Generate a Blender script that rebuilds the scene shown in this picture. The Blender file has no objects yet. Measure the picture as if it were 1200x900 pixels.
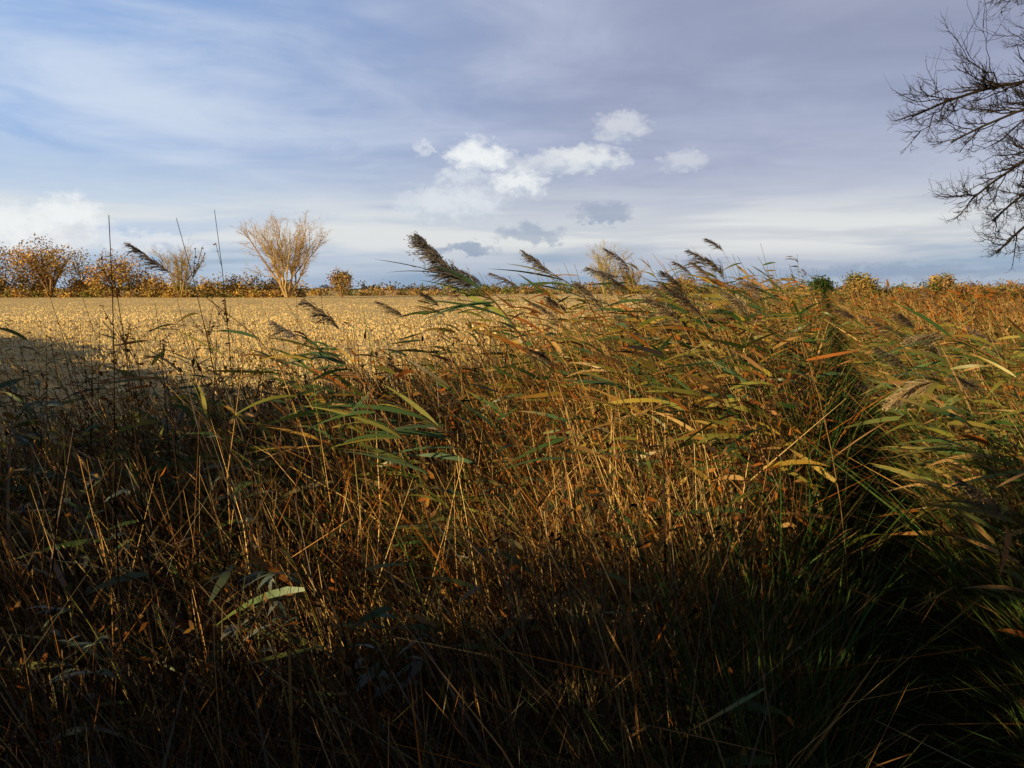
import bpy, math
import numpy as np
from mathutils import Vector
rng = np.random.default_rng(11)
R = rng.random
def U(a, b, n=None): return rng.uniform(a, b, n)
scene = bpy.context.scene
scene.view_settings.view_transform = 'Standard'
scene.view_settings.look = 'None'
scene.view_settings.exposure = 0
CAMZ = 1.65
# ------------------------------------------------------------------ materials
def new_mat(name):
    m = bpy.data.materials.new(name); m.use_nodes = True
    nt = m.node_tree; nt.nodes.clear()
    return m, nt
def plant_mat(name, transl=0.0, gloss=0.0):
    m, nt = new_mat(name); N = nt.nodes; L = nt.links
    out = N.new('ShaderNodeOutputMaterial')
    at = N.new('ShaderNodeAttribute'); at.attribute_name = 'Col'
    p = N.new('ShaderNodeBsdfDiffuse'); L.new(at.outputs['Color'], p.inputs['Color']); s = p.outputs[0]
    if gloss > 0:
        g = N.new('ShaderNodeBsdfGlossy'); g.inputs['Roughness'].default_value = .42; g.inputs['Color'].default_value = (.8, .8, .8, 1)
        ms = N.new('ShaderNodeMixShader'); ms.inputs[0].default_value = gloss
        L.new(s, ms.inputs[1]); L.new(g.outputs[0], ms.inputs[2]); s = ms.outputs[0]
    if transl > 0:
        t = N.new('ShaderNodeBsdfTranslucent'); L.new(at.outputs['Color'], t.inputs['Color'])
        ms = N.new('ShaderNodeMixShader'); ms.inputs[0].default_value = transl
        L.new(s, ms.inputs[1]); L.new(t.outputs[0], ms.inputs[2]); s = ms.outputs[0]
    L.new(s, out.inputs[0])
    return m
def ground_mat(name, c1, c2, c3, s1, s2, bump, bscale, stretch=(1, 1, 1)):
    m, nt = new_mat(name); N = nt.nodes; L = nt.links
    out = N.new('ShaderNodeOutputMaterial'); p = N.new('ShaderNodeBsdfDiffuse')
    geo = N.new('ShaderNodeNewGeometry')
    sc = N.new('ShaderNodeVectorMath'); sc.operation = 'MULTIPLY'; sc.inputs[1].default_value = stretch
    L.new(geo.outputs['Position'], sc.inputs[0])
    def noise(s, d=4):
        n = N.new('ShaderNodeTexNoise'); n.inputs['Scale'].default_value = s; n.inputs['Detail'].default_value = d
        n.inputs['Roughness'].default_value = .65
        L.new(sc.outputs[0], n.inputs['Vector']); return n
    def mix(a, b, f):
        x = N.new('ShaderNodeMix'); x.data_type = 'RGBA'
        for i, v in ((6, a), (7, b)):
            if isinstance(v, tuple): x.inputs[i].default_value = (*v, 1)
            else: L.new(v, x.inputs[i])
        L.new(f, x.inputs[0]); return x.outputs[2]
    def ramp(src, a, b):
        r = N.new('ShaderNodeMapRange'); r.inputs[1].default_value = a; r.inputs[2].default_value = b
        L.new(src, r.inputs[0]); return r.outputs[0]
    a = mix(c1, c2, ramp(noise(s1).outputs['Fac'], .42, .6))
    b = mix(a, c3, ramp(noise(s2).outputs['Fac'], .48, .66))
    L.new(b, p.inputs['Color'])
    bn = noise(bscale, 5); bp = N.new('ShaderNodeBump'); bp.inputs['Strength'].default_value = 1; bp.inputs['Distance'].default_value = bump
    L.new(bn.outputs['Fac'], bp.inputs['Height']); L.new(bp.outputs[0], p.inputs['Normal'])
    L.new(p.outputs[0], out.inputs[0]); return m

M_leaf = plant_mat('reed_leaf', .28, .05)
M_dry = plant_mat('dry_grass')
M_bark = plant_mat('bark')
M_fol = plant_mat('foliage')
M_field = ground_mat('stubble_soil', (.68, .51, .25), (.74, .57, .29), (.48, .35, .17), .12, .5, .02, 7, (.3, 1.8, 1))
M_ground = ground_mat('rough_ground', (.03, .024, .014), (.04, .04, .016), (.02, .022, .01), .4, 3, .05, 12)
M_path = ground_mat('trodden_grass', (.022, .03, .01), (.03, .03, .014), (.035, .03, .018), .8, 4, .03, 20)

# ------------------------------------------------------------------ mesh builder
class MB:
    def __init__(s): s.v = []; s.f = []; s.c = []; s.n = 0
    def add(s, v, f, c):
        s.v.append(v); s.f.append(f + s.n); s.c.append(c); s.n += len(v)
    def strip(s, P, side, W, C):
        N, K, _ = P.shape
        if side.ndim == 2: side = np.repeat(side[:, None], K, 1)
        if C.ndim == 2: C = np.repeat(C[:, None], K, 1)
        o = side * W[..., None] * .5
        V = np.stack([P - o, P + o], 2).reshape(-1, 3)
        Cc = np.stack([C, C], 2).reshape(-1, 3)
        i = (np.arange(N)[:, None] * K + np.arange(K - 1)[None]) * 2
        F = np.stack([i, i + 1, i + 3, i + 2], -1).reshape(-1, 4)
        s.add(V, F, Cc)
    def tube(s, P, Rr, C, S=3):
        N, K, _ = P.shape
        T = np.gradient(P, axis=1); T /= np.linalg.norm(T, axis=2, keepdims=True) + 1e-9
        ref = np.where(np.abs(T[:, :1, 2:3]) > .8, np.array([1., 0, 0]), np.array([0, 0, 1.]))
        A = np.cross(T, np.repeat(ref, K, 1)); A /= np.linalg.norm(A, axis=2, keepdims=True) + 1e-9
        B = np.cross(T, A)
        if C.ndim == 2: C = np.repeat(C[:, None], K, 1)
        ang = np.arange(S) * 2 * math.pi / S
        V = P[:, :, None] + Rr[..., None, None] * (A[:, :, None] * np.cos(ang)[None, None, :, None] + B[:, :, None] * np.sin(ang)[None, None, :, None])
        i = (np.arange(N)[:, None, None] * K + np.arange(K - 1)[None, :, None]) * S
        a = np.arange(S)[None, None]; b = (a + 1) % S
        F = np.stack([i + a, i + b, i + S + b, i + S + a], -1).reshape(-1, 4)
        s.add(V.reshape(-1, 3), F, np.repeat(C[:, :, None], S, 2).reshape(-1, 3))
    def build(s, name, mat, parent=None):
        V = np.concatenate(s.v); F = np.concatenate(s.f); C = np.concatenate(s.c)
        me = bpy.data.meshes.new(name)
        me.vertices.add(len(V)); me.vertices.foreach_set('co', V.astype(np.float32).ravel())
        me.loops.add(F.size); me.loops.foreach_set('vertex_index', F.astype(np.int32).ravel())
        me.polygons.add(len(F)); me.polygons.foreach_set('loop_start', np.arange(0, F.size, 4, dtype=np.int32))
        me.update(calc_edges=True)
        at = me.attributes.new('Col', 'FLOAT_COLOR', 'POINT')
        at.data.foreach_set('color', np.concatenate([np.clip(C, 0, 1), np.ones((len(C), 1))], 1).astype(np.float32).ravel())
        me.materials.append(mat)
        ob = bpy.data.objects.new(name, me); scene.collection.objects.link(ob)
        if parent: ob.parent = parent
        return ob
def unit(a): return a / (np.linalg.norm(a, axis=-1, keepdims=True) + 1e-9)
def curve(base, d, bend, L, K):
    t = np.linspace(0, 1, K)[None, :, None]
    return base[:, None] + L[:, None, None] * (d[:, None] * t + bend[:, None] * t * t)
def pick(pal, n, w=None, var=.25):
    pal = np.array(pal); i = rng.choice(len(pal), n, p=w)
    return pal[i] * U(1 - var, 1 + var, (n, 1)) * U(.93, 1.07, (n, 3))
def clump(x, y, f=1.0):
    return (np.sin(1.7 * f * x + 2.1 * np.sin(1.1 * f * y)) + np.sin(2.3 * f * y + 1.3 * np.sin(1.9 * f * x) + 1) + .6 * np.sin(4.1 * f * x + 3.3 * f * y)) / 2.6

BROWN = (.18, .095, .038); TAN = (.50, .29, .10); STRAW = (.72, .48, .19); OLIVE = (.10, .11, .028)
RUST = (.42, .15, .028); GREEN = (.07, .13, .032); YGREEN = (.26, .25, .045); GREY = (.15, .135, .11); DARK = (.04, .03, .02)

def sample_xy(n, y0, y1, spread=.74, pad=.8):
    y = np.exp(U(math.log(y0), math.log(y1), n))
    x = U(-1, 1, n) * (spread * y + pad)
    return x, y
def bcoord(x, y): return x - .4 * y
PB = .50; PW = .30
def veg_h(x, y):
    b = bcoord(x, y)
    h = np.full_like(x, .98)
    h = np.where(b > -4.2, 1.12, h)
    h = np.where((b > -3.0) & (b < PB), 1.38, h)
    h = np.where(b < -5, .95 - np.clip((-5 - b) / 1.0, 0, 1) * .85, h)
    h = np.where(b > PB, 1.2 + np.clip((y - 8) / 30, 0, .25), h)
    h = np.minimum(h, .42 + .23 * np.hypot(x, y))
    e = np.abs(b - PB)
    h = h * np.clip((e - PW * .6) / .35, .10, 1)
    far = np.clip((y - 10) / 15, 0, 1)
    return h * (1 + .18 * clump(x, y, 1.2) + .16 * far * clump(x, y, .35))

# ------------------------------------------------------------------ ground sheets
def sheet(name, pts, z, mat):
    me = bpy.data.meshes.new(name)
    me.from_pydata([(x, y, z) for x, y in pts], [], [tuple(range(len(pts)))]); me.update()
    me.materials.append(mat); ob = bpy.data.objects.new(name, me); scene.collection.objects.link(ob); return ob
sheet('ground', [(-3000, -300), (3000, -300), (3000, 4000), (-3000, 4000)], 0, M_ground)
sheet('stubble_field', [(-400, -160), (-69, -160), (-5.2, 0), (0.8, 15), (18.8, 60), (118, 300), (250, 900), (-900, 900)], .02, M_field)
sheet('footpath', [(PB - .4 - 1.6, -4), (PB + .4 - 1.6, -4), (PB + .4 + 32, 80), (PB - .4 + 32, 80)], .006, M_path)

# ------------------------------------------------------------------ thatch of dead grass
mb = MB()
n = 95000
x, y = sample_xy(n, 1.0, 50)
b = bcoord(x, y)
keep = (b > -6.2 - y * .01) & (np.hypot(x, y) > .95) & (b < 24)
keep &= R(n) < np.where(np.abs(b - PB) < PW, .35, 1)
x, y, b = x[keep], y[keep], b[keep]; n = len(x)
H = veg_h(x, y) * U(.35, 1.05, n)
d = unit(np.stack([rng.normal(-.12, .30, n), rng.normal(0, .28, n), np.ones(n)], 1))
bend = np.stack([rng.normal(-.12, .24, n), rng.normal(0, .2, n), U(-.32, 0, n)], 1)
P = curve(np.stack([x, y, np.zeros(n)], 1), d, bend, H * 1.15, 4)
k = R(n) < .15  # snapped stems
P[k, 2:, 2] -= (H[k] * .35)[:, None] * np.array([[.4, 1.2]]); P[k, 2:, 0] += (rng.normal(0, .16, k.sum()))[:, None] * np.array([[.5, 1]])
P[..., 2] = np.maximum(P[..., 2], .01)
ang = U(0, 6.28, n); side = np.stack([np.cos(ang), np.sin(ang), U(-.2, .2, n)], 1)
w = (.0028 + .0012 * y)[:, None] * (U(.5, 1.2, n) ** 1 + (R(n) < .08) * 1.5)[:, None] * np.array([.8, 1, .8, .15])[None]
C = pick([BROWN, TAN, STRAW, OLIVE, RUST, GREEN, DARK], n, [.25, .20, .12, .08, .19, .07, .09], .35)
gz = (b < -2.2) | (y < 2.5)  # greyish dead plants, with the foreground shade's dull tone put into the colour
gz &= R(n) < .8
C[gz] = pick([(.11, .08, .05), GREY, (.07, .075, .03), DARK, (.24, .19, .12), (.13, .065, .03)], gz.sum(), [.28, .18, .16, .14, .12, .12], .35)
gr = np.abs(b - PB) < .7
C[gr] = pick([GREEN, OLIVE, BROWN], gr.sum(), [.5, .3, .2])
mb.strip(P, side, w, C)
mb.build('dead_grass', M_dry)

mb = MB()
n = 34000
x, y = sample_xy(n, 1.8, 45)
b = bcoord(x, y)
k = (b > -5.2) & (b < 20) & (np.abs(b - PB) > .5) & (clump(x, y, .8) + U(-.5, .5, n) > .0)
x, y = x[k], y[k]; n = len(x)
z = veg_h(x, y) * U(.25, 1.05, n)
d = unit(rng.normal(size=(n, 3))); s = unit(np.cross(d, rng.normal(size=(n, 3))))
L = (.010 + .0045 * y) * U(.5, 1.6, n)
P = curve(np.stack([x, y, z], 1), d, rng.normal(size=(n, 3)) * .5, L, 4)
mb.strip(P, s, L[:, None] * .5 * np.array([.2, 1, .8, .05])[None], pick([(.28, .095, .02), (.30, .15, .035), BROWN, OLIVE, DARK], n, [.26, .16, .27, .12, .19]))
mb.build('bramble_thicket', M_fol)

# ------------------------------------------------------------------ reeds
def add_plume(mb, tip_path, col, n=130, size=1.0, wscale=1.0):
    K = len(tip_path)
    t = U(0, .97, n) ** .9
    idx = t * (K - 1); i0 = np.clip(idx.astype(int), 0, K - 2); fr = (idx - i0)[:, None]
    base = tip_path[i0] * (1 - fr) + tip_path[i0 + 1] * fr
    ax = unit(tip_path[i0 + 1] - tip_path[i0])
    d = unit(ax * 1.0 + rng.normal(size=(n, 3)) * .33 + np.array([-.12, 0, -.12]))
    L = size * (.080 * (1 - t) ** .6 + .026) * U(.6, 1.25, n)
    P = curve(base, d, np.array([[-.2, 0, -.25]]) + rng.normal(size=(n, 3)) * .12, L, 5)
    side = unit(np.cross(d, rng.normal(size=(n, 3))))
    mb.strip(P, side, np.full((n, 5), .0035 * wscale) * np.array([.5, 1.1, .9, 1.2, .2]), np.array(col)[None] * U(.5, 1.5, (n, 1)))
    m = n * 3; j = rng.integers(0, n, m); q = rng.integers(1, 5, m)
    b0 = P[j, q]; dd = unit(d[j] + rng.normal(size=(m, 3)) * .5); LL = U(.008, .02, m) * size
    P2 = curve(b0, dd, rng.normal(size=(m, 3)) * .1, LL, 3)
    mb.strip(P2, unit(np.cross(dd, rng.normal(size=(m, 3)))), np.full((m, 3), .0028 * wscale) * np.array([.5, 1, .1]), np.array(col)[None] * U(.6, 2.0, (m, 1)))

def add_reeds(mb, x, y, h, leafpal, leafw, plume_frac=.12, nleaf=8, lean=1.0, bare=False, stempal=(TAN, STRAW, BROWN, YGREEN), rs=1.0):
    n = len(x)
    d = np.stack([rng.normal(-.13, .09, n) * lean, rng.normal(0, .08, n), np.ones(n)], 1)
    bend = np.stack([U(-.30, -.02, n) * lean, U(-.1, .1, n), U(-.12, -.02, n)], 1)
    if bare: bend[:, 0] = rng.normal(-.05, .08, n)
    P = curve(np.stack([x, y, np.zeros(n)], 1), d, bend, h, 7)
    dist = np.hypot(x, y)
    r0 = (.0022 + .00022 * dist) * rs
    mb.tube(P, r0[:, None] * np.linspace(1.15, .45, 7)[None], pick(stempal, n), 3)
    if not bare:
        m = n * nleaf; j = np.repeat(np.arange(n), nleaf); t = U(.3, .97, m)
        idx = t * 6; i0 = np.clip(idx.astype(int), 0, 5); fr = (idx - i0)[:, None]
        base = P[j, i0] * (1 - fr) + P[j, i0 + 1] * fr
        a = rng.normal(0, .5, m)
        dd = unit(np.stack([-np.cos(a), np.sin(a), U(-.1, 1.0, m)], 1))
        k = R(m) < .16; dd[k, 0] *= -1
        L = U(.14, .42, m) * (1 - .25 * t)
        be = np.stack([U(-.25, .05, m), U(-.15, .15, m), U(-.5, .0, m)], 1)
        LP = curve(base, dd, be, L, 6)
        roll = U(-1.3, 1.3, m)[:, None]
        s1 = unit(np.cross(dd, np.array([[0, 0, 1.]]))); s2 = np.cross(dd, s1)
        tw = np.linspace(0, 1, 6)[None, :, None] * U(-.9, .9, m)[:, None, None]
        rr = roll[:, None] + tw
        side = s1[:, None] * np.cos(rr) + s2[:, None] * np.sin(rr)
        W = (U(.009, .022, m) * (1 + .04 * dist[j]))[:, None] * np.array([.45, .95, 1, .85, .5, .02])[None]
        # leaves die off from the bottom of the stem upward
        C = pick(leafpal, m, leafw)
        dead = R(m) < np.clip(.95 - t * 1.15, .08, .8)
        C[dead] = pick([TAN, BROWN, RUST, STRAW], dead.sum(), [.35, .25, .25, .15])
        Ck = C[:, None] * np.ones((1, 6, 1)); tipc = pick([TAN, BROWN, RUST, YGREEN], m)
        f = np.clip(np.linspace(-.7, 1, 6), 0, 1)[None, :, None] * R(m)[:, None, None]
        mb.strip(LP, side, W, Ck * (1 - f) + tipc[:, None] * f)
    for i in np.nonzero(R(n) < plume_frac)[0]:
        far = dist[i] > 9
        K = 6; tt = np.linspace(0, 1, K)[:, None]
        ax = unit(P[i, -1] - P[i, -3])
        tp = P[i, -1][None] + U(.14, .22) * (ax[None] * tt + np.array([[-.45, U(-.1, .1), -.15]]) * tt ** 2)
        add_plume(mb, tp, pick([(.17, .13, .10), (.26, .19, .13), (.12, .09, .07)], 1)[0], 40 if far else 90, .8, 2.0 if far else 1.1)
    return P

LP1 = [GREEN, (.08, .15, .06), YGREEN, TAN, (.50, .34, .06), RUST]; LW1 = [.26, .12, .22, .13, .17, .10]
mb = MB()
x, y = sample_xy(5900, 3.2, 50, .74, 0)
b = bcoord(x, y)
k = (b > -3.6) & (b < PB - .3) & (R(len(x)) < np.clip(.5 + .5 * (b + 2.2), .18, 1)) & (clump(x, y, 1.1) > -.32)
x, y, b = x[k], y[k], b[k]
h = (1.38 + .52 * np.clip((b + 3.1) / 1.5, 0, 1)) * U(.66, 1.16, len(x)) * (1 + .10 * clump(x, y, .9))
h = np.minimum(h, .9 + .17 * np.hypot(x, y))
add_reeds(mb, x, y, h, LP1, LW1, .06, 8)
x = U(-2.6, .8, 150); y = U(1.8, 4.6, 150); k = (bcoord(x, y) < PB - .5); x, y = x[k], y[k]
add_reeds(mb, x, y, np.minimum(.45 + .20 * y, 1.35) * U(.75, 1.15, len(x)), [(.08, .15, .045), (.07, .13, .07), (.17, .2, .05), (.22, .17, .09)], [.4, .25, .2, .15], 0, 6)
mb.build('reed_bed', M_leaf)

LP2 = [(.10, .18, .045), YGREEN, (.19, .24, .07), TAN, (.42, .34, .08), RUST]
mb = MB()
y = U(2.6, 9, 460); x = .4 * y + PB + .32 + np.abs(rng.normal(0, .9, 460)) + .05
add_reeds(mb, x, y, 1.38 * U(.65, 1.12, 460), LP2, [.30, .26, .22, .08, .10, .04], .05, 8, 1.25)
mb.build('reed_bed', M_leaf)
mb = MB()
y = np.exp(U(math.log(9), math.log(60), 1100)); x = .4 * y + PB + .35 + U(0, 1, 1100) ** 1.5 * (.36 * y + 1)
add_reeds(mb, x, y, 1.45 * U(.6, 1.15, 1100) * (1 + .2 * clump(x, y, .35)), [(.22, .09, .03), (.30, .2, .09), BROWN, OLIVE, (.17, .17, .04)], [.25, .15, .3, .2, .10], .05, 6)
mb.build('reed_bed', M_dry)

def hero(points, plume_len, col, nleaf, name, r=.004, plume_n=420, psize=1.15, leafpal=LP1):
    mb = MB()
    pts = np.array(points, float)
    t = np.linspace(0, len(pts) - 1, 16); out = []
    for tv in t:
        i = min(int(tv), len(pts) - 2); f = tv - i
        p0 = pts[max(i - 1, 0)]; p1 = pts[i]; p2 = pts[i + 1]; p3 = pts[min(i + 2, len(pts) - 1)]
        out.append(.5 * ((2 * p1) + (p2 - p0) * f + (2 * p0 - 5 * p1 + 4 * p2 - p3) * f * f + (3 * p1 - p0 - 3 * p2 + p3) * f ** 3))
    P = np.array(out)[None]
    mb.tube(P, np.linspace(r, r * .35, 16)[None], pick([TAN, BROWN], 1), 5)
    if plume_len:
        seg = P[0]; L = np.cumsum(np.r_[0, np.linalg.norm(np.diff(seg, axis=0), axis=1)]); tot = L[-1]
        tt = np.linspace(tot - plume_len, tot, 8)
        tp = np.stack([np.interp(tt, L, seg[:, k]) for k in range(3)], 1)
        add_plume(mb, tp, col, plume_n, psize, 1.0)
    for q in range(nleaf):
        i = rng.integers(4, 12); base = P[0, i][None]
        a = rng.normal(0, .35); dd = unit(np.array([[-math.cos(a), math.sin(a), U(.0, .8)]]))
        LPp = curve(base, dd, np.array([[U(-.2, 0), 0, U(-.5, -.1)]]), np.array([U(.22, .40)]), 9)
        s1 = unit(np.cross(dd, [[0, 0, 1.]])); s2 = np.cross(dd, s1); rl = U(-1, 1)
        rr = rl + np.linspace(0, 1, 9)[None, :, None] * U(-1, 1)
        mb.strip(LPp, s1[:, None] * np.cos(rr) + s2[:, None] * np.sin(rr), U(.014, .025) * np.array([[.4, .8, 1, 1, .9, .75, .5, .3, .02]]), pick(leafpal, 1))
    return mb.build(name, M_leaf)
PL = (.22, .20, .195)
LG = [(.10, .18, .055), YGREEN, (.10, .17, .085), (.34, .34, .08)]
hero([(.45, 2.9, 0), (.30, 2.85, .8), (.10, 2.8, 1.35), (-.06, 2.8, 1.60), (-.20, 2.8, 1.70), (-.33, 2.8, 1.83)], .27, PL, 9, 'common_reed', .0045, 380, .9, LG)
hero([(-.6, 3.3, 0), (-.75, 3.25, .8), (-.98, 3.2, 1.35), (-1.18, 3.2, 1.55), (-1.38, 3.2, 1.70), (-1.56, 3.2, 1.83)], .20, (.10, .09, .09), 6, 'common_reed', .0035, 110, .6)
hero([(.85, 3.9, 0), (.70, 3.9, .8), (.5, 3.85, 1.3), (.36, 3.8, 1.6), (.2, 3.8, 1.72), (.05, 3.8, 1.83)], .18, PL, 9, 'common_reed', .004, 70, .6, LG)
hero([(1.25, 4.4, 0), (1.1, 4.4, .8), (.95, 4.35, 1.3), (.78, 4.3, 1.58), (.6, 4.3, 1.7), (.42, 4.3, 1.76)], .18, PL, 10, 'common_reed', .004, 100, .7, LG)
hero([(-.2, 3.5, 0), (-.35, 3.5, .6), (-.6, 3.5, 1.1), (-.75, 3.5, 1.3), (-.92, 3.5, 1.40), (-1.08, 3.5, 1.5)], .14, PL, 13, 'common_reed', .004, 80, .6, LG)
hero([(.05, 2.9, 0), (-.1, 2.9, .5), (-.3, 2.85, .95), (-.45, 2.8, 1.15), (-.6, 2.8, 1.28), (-.75, 2.8, 1.36)], .0, PL, 18, 'common_reed', .004, leafpal=LG)
hero([(.25, 3.2, 0), (.1, 3.2, .5), (-.1, 3.15, .85), (-.25, 3.1, 1.05), (-.4, 3.1, 1.15), (-.55, 3.1, 1.2)], .0, PL, 16, 'common_reed', .004, leafpal=LG)
hero([(2.45, 3.3, 0), (2.3, 3.3, .6), (2.05, 3.25, 1.0), (1.88, 3.2, 1.22), (1.72, 3.2, 1.26), (1.58, 3.2, 1.17)], .22, (.55, .42, .25), 9, 'common_reed', .004, 260, .75, LG)
hero([(2.9, 3.9, 0), (2.75, 3.9, .7), (2.5, 3.85, 1.2), (2.3, 3.8, 1.35), (2.1, 3.8, 1.42), (1.95, 3.8, 1.40)], .2, (.38, .30, .19), 10, 'common_reed', .004, 160, .7, LG)

mb = MB()
n = 120
y = U(2.7, 4.3, n); x = y * rng.normal(.20, .07, n); k = bcoord(x, y) < PB - .55
x, y = x[k], y[k]
add_reeds(mb, x, y, U(.7, 1.25, len(x)), LP1, LW1, 0, 1, .9, True, stempal=((.76, .52, .22), (.70, .46, .2), TAN), rs=1.35)
x, y = sample_xy(1600, 1.5, 16, .74, 0); b = bcoord(x, y); k = (b < PB - .5) & (b > -4.5); x, y = x[k], y[k]
add_reeds(mb, x, y, np.minimum(.5 + .2 * y, 1.5) * U(.6, 1.1, len(x)), LP1, LW1, 0, 1, 1.0, True, stempal=(BROWN, TAN, DARK, (.3, .2, .1), STRAW))
y = U(1.8, 5.5, 130); x = -y * U(.18, .72, 130); k = bcoord(x, y) > -5; x, y = x[k], y[k]
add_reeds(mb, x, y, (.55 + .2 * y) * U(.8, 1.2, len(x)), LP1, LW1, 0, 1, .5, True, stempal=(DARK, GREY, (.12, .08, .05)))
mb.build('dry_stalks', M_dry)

def weed(name, x, y, h, lean, r=.0035, nb=16, col=DARK):
    mb = MB()
    P = curve(np.array([[x, y, 0.]]), np.array([[lean, .02, 1.]]), np.array([[lean * .6, 0, -.02]]), np.array([h]), 10)
    P[..., 0] += np.sin(np.linspace(0, 9, 10)) * .006
    mb.tube(P, np.linspace(r, r * .3, 10)[None], pick([col], 1), 5)
    t = U(.35, 1, nb); i = (t * 9).astype(int); base = P[0, i]
    d = unit(np.stack([rng.normal(0, .5, nb), rng.normal(0, .5, nb), U(.6, 1.4, nb)], 1))
    L = U(.03, .11, nb); Q = curve(base, d, np.array([[0, 0, .2]]) * np.ones((nb, 1)), L, 5)
    mb.tube(Q, np.full((nb, 5), .0011), pick([col], nb), 3)
    m = nb * 7; j = rng.integers(0, nb, m); q = rng.integers(1, 5, m)
    dd = unit(rng.normal(size=(m, 3))); S = U(.006, .014, m)
    mb.strip(curve(Q[j, q], dd, dd * 0, S, 3), unit(np.cross(dd, rng.normal(size=(m, 3)))), S[:, None] * .6 * np.array([[.3, 1, .1]]), pick([col, BROWN], m))
    mb.build(name, M_dry)
for a in [(-1.10, 2.05, 1.88, .01), (-.98, 2.1, 1.72, -.04), (-1.0, 2.9, 1.98, -.035), (-.86, 2.7, 1.93, -.10), (-1.42, 2.2, 1.55, .03),
          (-.62, 2.9, 1.4, -.05), (-1.7, 3.0, 1.5, .02), (-.35, 3.2, 1.3, -.06), (-1.25, 1.9, 1.35, .05), (-1.5, 3.4, 1.62, -.03), (-.8, 2.2, 1.2, .02),
          (-1.9, 3.3, 1.35, .04), (-1.3, 3.6, 1.4, .03), (-2.2, 4.0, 1.5, -.02), (-.2, 3.9, 1.45, .04), (.2, 4.3, 1.5, -.04)]:
    weed('dead_weed_stem', *a)
mb = MB()
for (cx, cy, hh) in [(-1.75, 2.9, 1.28), (-1.35, 2.6, 1.1), (-2.1, 3.4, 1.3), (-1.0, 3.0, 1.1), (-.7, 2.3, .85), (-1.5, 3.8, 1.25), (-2.4, 3.7, 1.3), (-1.2, 2.0, .8), (-.4, 2.1, .7)]:
    for s_ in range(3):
        P = curve(np.array([[cx + U(-.1, .1), cy + U(-.1, .1), 0]]), np.array([[U(-.12, .12), U(-.1, .1), 1]]), np.array([[U(-.15, .05), 0, -.05]]), np.array([hh * U(.8, 1.05)]), 10)
        mb.tube(P, np.linspace(.004, .0015, 10)[None], pick([BROWN], 1), 4)
        m = 20; i = rng.integers(4, 10, m); base = P[0, i]; a = U(0, 6.28, m)
        d = unit(np.stack([np.cos(a) - .3, np.sin(a), U(-.3, .8, m)], 1)); L = U(.04, .11, m)
        Q = curve(base, d, np.array([[-.1, 0, -.45]]) * np.ones((m, 1)), L, 6)
        sd = unit(np.cross(d, np.array([[0, 0, 1.]]) + rng.normal(size=(m, 3)) * .4))
        mb.strip(Q, sd, L[:, None] * .24 * np.array([[.3, .9, 1, .8, .5, .03]]), pick([(.15, .19, .15), (.10, .14, .08), (.25, .28, .23)], m))
mb.build('mugwort_plants', M_leaf)

# ------------------------------------------------------------------ stubble
mb = MB()
n = 110000
y = np.exp(U(math.log(6), math.log(170), n)); x = U(-.85, .62, n) * y - 1
k = bcoord(x, y) < -5.1; x, y = x[k], y[k]; n = len(x)
row = .5 * np.maximum(1, np.round(y / 14)); v = y + .12 * x
v = np.round(v / row) * row + rng.normal(0, .2, n) * row; y = v - .12 * x
k = (bcoord(x, y) < -5.1) & (clump(x * .25, y * .12) > -.9 + .5 * R(n)); x, y = x[k], y[k]; n = len(x)
hh = U(.03, .11, n) * np.clip(1.2 - y / 120, .35, 1)
d = np.stack([rng.normal(0, .4, n), rng.normal(0, .4, n), np.ones(n)], 1)
P = curve(np.stack([x, y, np.full(n, .01)], 1), d, np.zeros((n, 3)), hh, 2)
a = rng.normal(.7, .45, n); side = np.stack([np.cos(a), -np.sin(a), np.zeros(n)], 1)
W = ((.005 + .0014 * y) * U(.5, 1.4, n))[:, None] * np.array([[1, .6]])
tone = (.93 + .22 * clump(x * .05, y * .09))[:, None]
mb.strip(P, side, W, pick([(.80, .62, .31), (.72, .54, .25), (.56, .41, .19)], n, [.45, .35, .2]) * tone)
mb.build('crop_stubble', M_dry)
mb = MB(); n = 9000
y = np.exp(U(math.log(5), math.log(40), n)); x = U(-.85, .3, n) * y
k = bcoord(x, y) < -5; x, y = x[k], y[k]; n = len(x)
d = unit(np.stack([rng.normal(size=n), rng.normal(size=n), U(0, .35, n)], 1)); L = U(.05, .2, n)
mb.strip(curve(np.stack([x, y, np.full(n, .04)], 1), d, np.zeros((n, 3)), L, 3), unit(np.cross(d, rng.normal(size=(n, 3)))), np.ones((n, 3)) * (.008 + .001 * y)[:, None], pick([STRAW, BROWN, (.2, .15, .08)], n))
mb.build('straw_litter', M_dry)

# ------------------------------------------------------------------ foliage masses
def bush(mb, c, r, n, leaf, pal, w=None, lobes=9):
    c = np.array(c, float); r = np.array(r, float)
    lc = rng.normal(size=(lobes, 3)); lc = unit(lc) * U(.25, .75, (lobes, 1)) * r; lc[:, 2] = np.abs(lc[:, 2]) * .9
    lr = U(.28, .55, lobes)
    cols = pick(pal, lobes, w, .2)
    j = rng.integers(0, lobes, n)
    p = unit(rng.normal(size=(n, 3))) * (U(.2, 1, n) ** .45)[:, None] * (lr[j][:, None] * r) + lc[j]
    p += rng.normal(size=(n, 3)) * leaf * .8; p = p + c; p[:, 2] = np.maximum(p[:, 2], .05)
    d = unit(rng.normal(size=(n, 3))); L = leaf * U(.5, 1.4, n)
    mb.strip(curve(p, d, np.zeros((n, 3)), L, 3), unit(np.cross(d, rng.normal(size=(n, 3)))), L[:, None] * .7 * np.array([[.3, 1, .2]]), cols[j] * U(.7, 1.3, (n, 1)))
GOLD = (.64, .40, .10); OCH = (.48, .31, .10); DGR = (.10, .12, .035); LGR = (.25, .24, .07); BR = (.32, .21, .10)
mb = MB()
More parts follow.
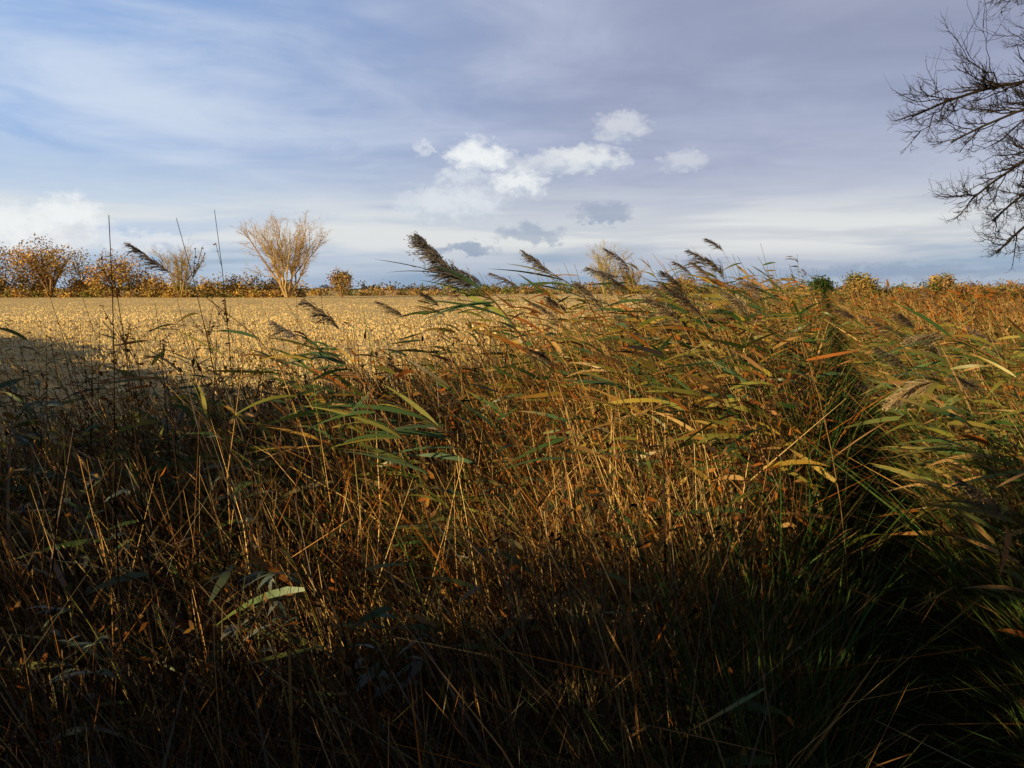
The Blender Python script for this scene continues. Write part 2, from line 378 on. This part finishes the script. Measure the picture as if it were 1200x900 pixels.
for xx in np.arange(-124, -40, 1.9):
    hgt = (U(4.6, 7.4) if xx < -66 else U(2.8, 5.0))
    bush(mb, (xx + U(-1, 1), 143 + U(-3, 5), .2), (U(2.5, 4), 3, hgt), 850, .32, [GOLD, OCH, DGR, LGR, BR], [.26, .28, .08, .14, .24], 9)
    bush(mb, (xx + U(-1, 1), 138.5 + U(-1, 1), .1), (2.2, 1.6, U(1.2, 2.4)), 260, .3, [OCH, BR, LGR, GOLD], None, 5)
for xx in np.arange(-46, -4, 4.0):
    bush(mb, (xx, 175 + U(-4, 4), .2), (3.5, 3, U(.9, 2.6)), 400, .4, [BR, DGR, OCH, LGR], None, 6)
mb.build('distant_hedgerow', M_fol)
mb = MB()
for xx in np.arange(-10, 260, 5.0):
    bush(mb, (xx, 230 + U(-8, 8), .0), (4.5, 4, U(1.6, 4.6)), 380, .55, [BR, DGR, OCH, LGR], [.35, .25, .2, .2], 6)
for xx in np.arange(-420, 560, 10.0):
    bush(mb, (xx, 520 + U(-20, 20), 0), (9, 8, U(3, 8)), 200, 1.3, [(.12, .12, .10), (.15, .13, .10), (.10, .12, .08)], None, 6)
mb.build('distant_woodland', M_fol)
def round_tree(name, x, y, h, w, n, leaf, pal, wt=None):
    e = bpy.data.objects.new(name, None); scene.collection.objects.link(e)
    m1 = MB()
    limbs = 9; bs = np.tile([[x, y, 0.]], (limbs, 1)); a = np.linspace(0, 6.28, limbs)
    d = np.stack([np.cos(a) * .3, np.sin(a) * .3, np.ones(limbs)], 1)
    m1.tube(curve(bs, d, d * [[.6, .6, -.1]], np.full(limbs, h * .75), 6), np.linspace(h * .022, h * .004, 6)[None] * np.ones((limbs, 1)), pick([BR], limbs), 5)
    m1.build('trunk_and_limbs', M_bark, e)
    m2 = MB(); bush(m2, (x, y, h * .38), (w / 2, w / 2, h * .56), n, leaf, pal, wt, 15)
    m2.build('crown', M_fol, e)
round_tree('golden_tree', -83, 140, 12.0, 15, 5600, .30, [GOLD, OCH, OCH, BR])
round_tree('golden_tree', -72, 142, 9.2, 10, 3000, .30, [GOLD, OCH, BR])
round_tree('golden_tree', -95, 139, 13.0, 15, 5400, .30, [GOLD, OCH, BR])
round_tree('small_tree', -30, 137, 6.2, 5.2, 1700, .3, [OCH, LGR, BR])
RB = [OCH, LGR, BR, DGR]
round_tree('hawthorn_bush', 46, 103, 4.4, 6.0, 3000, .24, [(.36, .27, .07), LGR, OCH, DGR], [.3, .25, .3, .15])
round_tree('ivy_bush', 36.5, 92, 3.4, 3.4, 2000, .22, [(.05, .07, .02), (.04, .08, .02)])
round_tree('hawthorn_bush', 66, 120, 4.6, 5.4, 1900, .28, RB)
round_tree('hawthorn_bush', 30, 140, 4.2, 7, 1900, .32, [OCH, BR, LGR])
round_tree('hawthorn_bush', 58, 98, 2.6, 9, 1600, .24, RB)
round_tree('hawthorn_bush', 76, 112, 3.4, 10, 1800, .26, RB)
for (bx, by) in [(22, 42), (28, 47), (19, 33), (31, 44), (25, 38)]:
    round_tree('bramble_bush', bx, by, U(1.7, 2.3), U(2.5, 4), 1300, .13, [(.14, .06, .025), (.10, .07, .03), OLIVE, (.2, .1, .03)])

# ------------------------------------------------------------------ bare trees
def grow_tree(name, starts, params, mat, twigcol, levels, sides=(6, 4, 3, 3, 3)):
    mb = MB()
    P = np.array([s[0] for s in starts], float); r = np.array([s[1] for s in starts], float)
    K = P.shape[1]
    rr = r[:, None] * np.linspace(1, .35, K)[None]
    mb.tube(P, rr, pick(twigcol, len(P)), sides[0])
    for lv in range(levels):
        cnt, lf, spread, up, rf, lo = params[lv]
        n = len(P) * cnt; j = np.repeat(np.arange(len(P)), cnt)
        t = U(lo, 1, n); idx = t * (K - 1); i0 = np.clip(idx.astype(int), 0, K - 2); fr = (idx - i0)[:, None]
        base = P[j, i0] * (1 - fr) + P[j, i0 + 1] * fr
        ax = unit(P[j, i0 + 1] - P[j, i0])
        plen = np.linalg.norm(P[j, -1] - P[j, 0], axis=1)
        d = unit(ax + unit(rng.normal(size=(n, 3))) * spread)
        L = np.minimum(plen, 11) * lf * U(.5, 1.2, n) * (1.25 - .6 * t)
        Q = curve(base, d, np.stack([np.zeros(n), np.zeros(n), np.full(n, up)], 1) + rng.normal(size=(n, 3)) * .13, L, K)
        jit = rng.normal(size=Q.shape) * (L * .02)[:, None, None]; jit[:, 0] = 0; Q = Q + jit
        rad = rr[j, i0] * rf
        rr2 = rad[:, None] * np.linspace(1, .4, K)[None]
        mb.tube(Q, rr2, pick(twigcol, n), sides[min(lv + 1, 4)])
        P, rr = Q, rr2
    return mb.build(name, mat), P
wx, wy = -39, 135
st = []
for i in range(16):
    a = i * 2.4; f = .08 + .46 * (i / 16) ** .8
    d = np.array([math.cos(a) * f, math.sin(a) * f, 1.0]); L = U(11.5, 13.5) * (1 - .42 * f)
    t = np.linspace(0, 1, 6)[:, None]
    w_ = rng.normal(size=(6, 3)) * .25; w_[0] = 0
    st.append((np.array([[wx + math.cos(a) * .3, wy + math.sin(a) * .3, .2]]) + L * (d[None] * t + np.array([[math.cos(a) * .14, math.sin(a) * .14, -.02]]) * t * t) + w_, .17))
grow_tree('bare_willow_tree', st, [(8, .42, .65, .12, .5, .25), (7, .5, .8, .08, .65, .2), (7, .5, .9, .0, .68, .2)], M_bark, [(.52, .37, .17), (.44, .30, .13), (.60, .44, .21)], 3)
for (tx, ty, hh, cc) in [(-57, 134, 8.6, (.5, .36, .10)), (16.5, 138, 9.0, (.55, .44, .16)), (21, 139, 5.6, (.46, .33, .12))]:
    st = []
    for i in range(9):
        a = i * 2.4; f = .1 + .55 * (i / 9); t = np.linspace(0, 1, 6)[:, None]
        st.append((np.array([[tx, ty, .1]]) + hh * .8 * np.array([[math.cos(a) * f, math.sin(a) * f, 1]]) * t, .10))
    grow_tree('sapling_tree', st, [(8, .45, .7, .12, .65, .2), (6, .5, .8, .06, .75, .15), (5, .5, .9, .0, .85, .1)], M_bark, [cc, tuple(np.array(cc) * .8)], 3)

def cr(pts, K=8):
    pts = np.array(pts, float); t = np.linspace(0, len(pts) - 1, K); o = []
    for tv in t:
        i = min(int(tv), len(pts) - 2); f = tv - i
        p0 = pts[max(i - 1, 0)]; p1 = pts[i]; p2 = pts[i + 1]; p3 = pts[min(i + 2, len(pts) - 1)]
        o.append(.5 * ((2 * p1) + (p2 - p0) * f + (2 * p0 - 5 * p1 + 4 * p2 - p3) * f * f + (3 * p1 - p0 - 3 * p2 + p3) * f ** 3))
    return np.array(o)
ash = [
 (cr([(8.9, 10.4, 0), (8.8, 10.4, 2.5), (8.75, 10.5, 5), (8.9, 10.5, 9)]), .17),
 (cr([(8.8, 10.4, 2.6), (7.8, 10.3, 3.9), (6.8, 10.2, 4.25), (5.8, 10.1, 4.1), (5.05, 10.0, 3.8)]), .034),
 (cr([(8.8, 10.4, 2.4), (7.7, 10.2, 3.7), (6.9, 10.1, 3.95), (6.2, 10.0, 3.8), (5.45, 9.9, 3.45)]), .032),
 (cr([(8.8, 10.4, 2.3), (7.8, 10.2, 3.3), (7.0, 10.1, 3.45), (6.3, 10.0, 3.15), (5.75, 9.9, 2.75)]), .032),
 (cr([(8.8, 10.4, 2.0), (7.9, 10.5, 2.7), (7.2, 10.4, 2.75), (6.7, 10.3, 2.45), (6.3, 10.2, 2.1)]), .032),
 (cr([(8.8, 10.4, 1.9), (7.9, 10.3, 2.9), (7.2, 10.2, 3.15), (6.6, 10.1, 2.9), (6.1, 10.0, 2.5)]), .030),
 (cr([(8.8, 10.4, 3.6), (8.0, 10.3, 5.0), (7.2, 10.2, 5.5), (6.6, 10.1, 5.5), (6.2, 10.1, 5.3)]), .030),
 (cr([(8.8, 10.4, 3.0), (8.0, 10.0, 4.3), (7.3, 9.7, 4.7), (6.7, 9.6, 4.75), (6.2, 9.6, 4.55)]), .028),
 (cr([(8.8, 10.5, 4.5), (9.5, 11, 6.0), (10.2, 11.4, 6.6), (11, 11.6, 6.7), (11.8, 11.8, 6.4)]), .06),
 (cr([(8.8, 10.5, 4.2), (9.0, 9.6, 6.0), (9.2, 9, 7.2), (9.2, 8.4, 7.7), (9.2, 7.9, 7.9)]), .06),
]
grow_tree('ash_tree', ash, [(24, .21, .8, .06, .5, .3), (8, .55, .85, .20, .72, .15), (5, .55, .85, .28, .85, .15)], M_bark, [(.05, .038, .03), (.035, .028, .024)], 3)

e = bpy.data.objects.new('field_fence', None); scene.collection.objects.link(e)
m1 = MB()
for i in range(9):
    xx = 40 + i * 3.0; m1.tube(np.array([[[xx, 66, 0], [xx, 66, .7], [xx, 66, 1.35]]]), np.full((1, 3), .06), pick([GREY], 1), 6)
m1.build('posts', M_bark, e)
m1 = MB(); m1.tube(np.array([[[40, 66, .9], [52, 66, .9], [64, 66, .9]], [[40, 66, 1.2], [52, 66, 1.2], [64, 66, 1.2]]], float), np.full((2, 3), .015), pick([GREY], 2), 4)
m1.build('wires', M_bark, e)

# ------------------------------------------------------------------ unseen hedgerow and trees beside/behind the viewpoint, outline shaped for the foreground shade
EL = math.radians(18); TAN_ = math.tan(EL)
SX, SY = math.sqrt(.5), math.sqrt(.5)       # horizontal direction the light travels
mb = MB(); n = 160000
u = U(-30, 9, n); s = U(-3.8, -2.6, n); v = U(-1.2, 8, n)
top = np.interp(u, [-30, -20.5, -19.5, -9.2, -8.8, -4.6, -4.0, -3.5, -3.1, -2.75, -2.4, -2.05, -1.8, -1.5, -1.2, -.9, -.5, -.4],
                   [2.2, 2.2, 1.8, 1.8, 2.15, 2.15, 1.85, 1.45, 1.30, .90, .72, 1.00, 1.12, 1.22, 1.55, 2.0, 2.2, 7.5])
top = top + .11 * np.sin(3.1 * u) + .10 * np.sin(7.3 * u + 1) + .09 * np.sin(17 * u) + .07 * np.sin(31 * u + 2)
hole = (np.sin(u * 5.3 + 2 * np.sin(v * 3)) + np.sin(v * 6.1 + u * 2) > 1.62) & (u > -4.2) & (v > .3)
# thin upper sprays that dapple the light in the gap
spray = (u > -4.6) & (u < -1.2) & (v < top + .8) & (np.sin(u * 9 + 3 * np.sin(v * 4)) + np.sin(v * 8.5 - u * 5) > 1.25) & (R(n) < .7)
k = ((v < top) & ~hole) | spray
k &= (u < -.6) | (v < 3.2) | (R(n) < .6)
u, s, v = u[k], s[k], v[k]; n = len(u)
p = np.stack([u * SY + s * SX, -u * SX + s * SY, np.maximum(v - s * TAN_, .03)], 1)
d = unit(rng.normal(size=(n, 3))); L = U(.12, .26, n)
mb.strip(curve(p, d, np.zeros((n, 3)), L, 3), unit(np.cross(d, rng.normal(size=(n, 3)))), L[:, None] * .65 * np.array([[.3, 1, .2]]), pick([(.05, .07, .02), (.08, .09, .03), (.12, .08, .04)], n))
m = 70; uu = U(-30, 9, m); ss = U(-3.5, -2.9, m)
bs = np.stack([uu * SY + ss * SX, -uu * SX + ss * SY, np.zeros(m)], 1)
mb.tube(curve(bs, np.stack([rng.normal(0, .1, m), rng.normal(0, .1, m), np.ones(m)], 1), np.zeros((m, 3)), np.where(uu > -.3, 7.0, 2.0), 5), np.full((m, 1), .04) * np.linspace(1, .3, 5)[None], pick([DARK, BROWN], m), 5)
mb.build('shade_hedge', M_fol)

# ------------------------------------------------------------------ world
W = bpy.data.worlds.new('World'); scene.world = W; W.use_nodes = True
try:
    W.cycles.sampling_method = 'NONE'
except Exception as ex: print(ex)
nt = W.node_tree; nt.nodes.clear(); N = nt.nodes; L = nt.links
def val(v, sock):
    if isinstance(v, (int, float)): sock.default_value = v
    else: L.new(v, sock)
def M(op, a, b=0.0, c=None):
    m = N.new('ShaderNodeMath'); m.operation = op
    val(a, m.inputs[0]); val(b, m.inputs[1])
    if c is not None: val(c, m.inputs[2])
    return m.outputs[0]
def mapr(x, a, b, c=0., d=1.):
    m = N.new('ShaderNodeMapRange'); m.interpolation_type = 'SMOOTHSTEP'
    val(x, m.inputs[0]); m.inputs[1].default_value = a; m.inputs[2].default_value = b; m.inputs[3].default_value = c; m.inputs[4].default_value = d
    return m.outputs[0]
def mixc(a, b, f):
    x = N.new('ShaderNodeMix'); x.data_type = 'RGBA'
    for i, v in ((6, a), (7, b)):
        if isinstance(v, tuple): x.inputs[i].default_value = (*v, 1)
        else: L.new(v, x.inputs[i])
    val(f, x.inputs[0]); return x.outputs[2]
tc = N.new('ShaderNodeTexCoord'); sep = N.new('ShaderNodeSeparateXYZ'); L.new(tc.outputs['Generated'], sep.inputs[0])
X, Y, Z = sep.outputs
az = M('MULTIPLY', M('ARCTAN2', X, Y), 57.2958); el = M('MULTIPLY', M('ARCSINE', Z), 57.2958)
def comb(x, y, z):
    c = N.new('ShaderNodeCombineXYZ'); val(x, c.inputs[0]); val(y, c.inputs[1]); val(z, c.inputs[2]); return c.outputs[0]
def noise(vec, s, det=4, rough=.55, dist=0):
    n_ = N.new('ShaderNodeTexNoise'); n_.inputs['Scale'].default_value = s; n_.inputs['Detail'].default_value = det
    n_.inputs['Roughness'].default_value = rough; n_.inputs['Distortion'].default_value = dist
    L.new(vec, n_.inputs['Vector']); return n_.outputs['Fac']
zz = M('ADD', M('MAXIMUM', Z, 0), .10)
st = comb(M('DIVIDE', M('ADD', X, M('MULTIPLY', Y, .15)), M('MULTIPLY', zz, 2.6)), M('DIVIDE', Y, zz), 3.)
n1 = noise(st, .75, 5, .55, .4)
n2 = noise(comb(M('DIVIDE', X, zz), M('DIVIDE', Y, zz), 7.), 1.9, 5, .6, .5)
n3 = noise(comb(M('MULTIPLY', az, .035), M('ADD', M('MULTIPLY', el, .16), M('MULTIPLY', az, .012)), 5.), 1.0, 5, .55, .6)
azr = mapr(az, -36, 12)
tone = mapr(M('ADD', M('ADD', M('MULTIPLY', n3, .65), M('MULTIPLY', n1, .35)), M('MULTIPLY', M('SUBTRACT', n2, .45), .38)), .36, .72)
blue = (.25, .43, .78)
veil_hi = mixc((.64, .74, .90), (.47, .51, .67), azr)
veil_lo = mixc(blue, (.31, .35, .51), azr)
veil = mixc(veil_lo, veil_hi, tone)
darkr = M('MULTIPLY', mapr(az, 2, 34), mapr(el, 6, 20))
veil = mixc(veil, (.27, .29, .41), M('MULTIPLY', darkr, .7))
lowf = M('MULTIPLY', mapr(M('ADD', el, M('MULTIPLY', M('SUBTRACT', n3, .5), 9)), 12, 4), .85)
pale = mixc((.62, .72, .83), (.59, .62, .68), azr)
veil = mixc(veil, pale, M('MULTIPLY', lowf, mapr(n1, .3, .6, .5, 1)))
nh = noise(comb(M('MULTIPLY', az, .05), M('MULTIPLY', el, .55), 9.), 1.3, 5, .55, .3)
band = M('MULTIPLY', mapr(el, 1.6, 3.2), mapr(el, 7.5, 4.2))
veil = mixc(veil, (.80, .81, .80), M('MULTIPLY', band, mapr(nh, .40, .60, .15, .8)))
lowgrey = M('MULTIPLY', mapr(M('ADD', el, M('MULTIPLY', M('SUBTRACT', nh, .5), 5)), 3.2, .8), mapr(nh, .36, .55, 1, .5))
veil = mixc(veil, (.28, .40, .56), lowgrey)
cv = comb(az, M('MULTIPLY', el, 1.5), 0.)
wn = N.new('ShaderNodeTexNoise'); wn.inputs['Scale'].default_value = .8; wn.inputs['Detail'].default_value = 5; wn.inputs['Roughness'].default_value = .62
L.new(cv, wn.inputs['Vector']); ws = N.new('ShaderNodeSeparateColor'); L.new(wn.outputs['Color'], ws.inputs[0])
waz = M('ADD', az, M('MULTIPLY', M('SUBTRACT', ws.outputs[0], .5), 4.2))
wel = M('ADD', el, M('MULTIPLY', M('SUBTRACT', ws.outputs[1], .5), 2.6))
skyc = veil
def cloud(a, e, w, h, amt, light, darkc):
    global skyc
    da = M('DIVIDE', M('SUBTRACT', waz, a), w); de = M('DIVIDE', M('SUBTRACT', wel, e), h)
    de2 = M('MULTIPLY', de, M('ADD', 1.0, M('MULTIPLY', M('LESS_THAN', de, 0), .6)))
    r2 = M('ADD', M('MULTIPLY', da, da), M('MULTIPLY', de2, de2))
    m = M('MULTIPLY', mapr(r2, 1.3, .15), amt)
    if light == darkc: cc = light
    else: cc = mixc(darkc, light, mapr(M('ADD', de, M('MULTIPLY', M('SUBTRACT', ws.outputs[2], .5), 1.8)), -.7, .3))
    skyc = mixc(skyc, cc, m)
Wt = (.90, .92, .93); Gr = (.50, .56, .67); DB = (.27, .35, .50)
for c_ in [
    (-4.4, 5.7, 4.2, 1.8, .95, (.74, .78, .84), (.56, .62, .71)), (-3.7, 7.7, 2.2, .8, .75, (.72, .77, .83), Gr),
    (-2.4, 9.1, 2.6, 1.5, 1, Wt, (.62, .67, .76)), (.4, 7.2, 2.3, 1.4, 1, (.86, .88, .90), Gr),
    (2.9, 8.6, 3.2, 1.1, .75, (.76, .78, .82), Gr), (5.6, 8.9, 2.8, 1.3, .95, (.80, .82, .84), Gr),
    (7.8, 11.0, 2.2, 1.3, .75, (.72, .73, .78), Gr), (-6.2, 9.6, .9, .5, .6, (.75, .79, .85), Gr),
    (12.2, 8.8, 1.9, .9, .65, (.70, .71, .77), Gr),
    (6.7, 5.2, 2.4, 1.0, .75, (.32, .38, .52), DB), (1.3, 3.8, 3.0, .8, .6, DB, DB), (-3.2, 2.9, 2.2, .6, .8, DB, DB), (13.5, 1.9, 1.6, .5, .7, DB, DB),
    (26, 1.0, 9, .7, .6, DB, DB),
    (-32.3, 3.2, 5.4, 2.1, 1, Wt, (.70, .73, .79)), (-29.4, 4.1, 2.2, 1.9, 1, Wt, (.70, .73, .79)), (-24.5, 2.8, 4.0, .9, .7, (.80, .83, .87), Gr)]:
    cloud(*c_)
dim = M('MULTIPLY', mapr(el, 26, 48, 1, .22), mapr(Y, .45, -.2, 1, .45))
sc = N.new('ShaderNodeVectorMath'); sc.operation = 'SCALE'; L.new(skyc, sc.inputs[0]); L.new(dim, sc.inputs['Scale'])
sky = N.new('ShaderNodeTexSky'); sky.sky_type = 'NISHITA'; sky.sun_disc = False
sky.sun_elevation = EL; sky.sun_rotation = math.radians(225)
bg1 = N.new('ShaderNodeBackground'); bg1.inputs[1].default_value = .10; L.new(sky.outputs[0], bg1.inputs[0])
bg2 = N.new('ShaderNodeBackground'); bg2.inputs[1].default_value = 1.0; L.new(sc.outputs[0], bg2.inputs[0])
ms = N.new('ShaderNodeMixShader'); ms.inputs[0].default_value = .93; L.new(bg1.outputs[0], ms.inputs[1]); L.new(bg2.outputs[0], ms.inputs[2])
wo = N.new('ShaderNodeOutputWorld'); L.new(ms.outputs[0], wo.inputs[0])

# ------------------------------------------------------------------ sun
sd = bpy.data.lights.new('sun', 'SUN'); sd.energy = 5.0; sd.angle = math.radians(.5); sd.color = (1, .76, .40)
so = bpy.data.objects.new('sun', sd); scene.collection.objects.link(so)
dirv = Vector((SX * math.cos(EL), SY * math.cos(EL), -math.sin(EL)))
so.rotation_euler = dirv.to_track_quat('-Z', 'Y').to_euler(); so.location = (-30, -30, 20)
# ------------------------------------------------------------------ camera
cd = bpy.data.cameras.new('camera'); cd.sensor_width = 36; cd.lens = 27.2; cd.clip_end = 6000; cd.clip_start = .05
co = bpy.data.objects.new('camera', cd); scene.collection.objects.link(co)
co.location = (0, 0, CAMZ); co.rotation_euler = (math.radians(90 - 7.05), 0, 0)
scene.camera = co
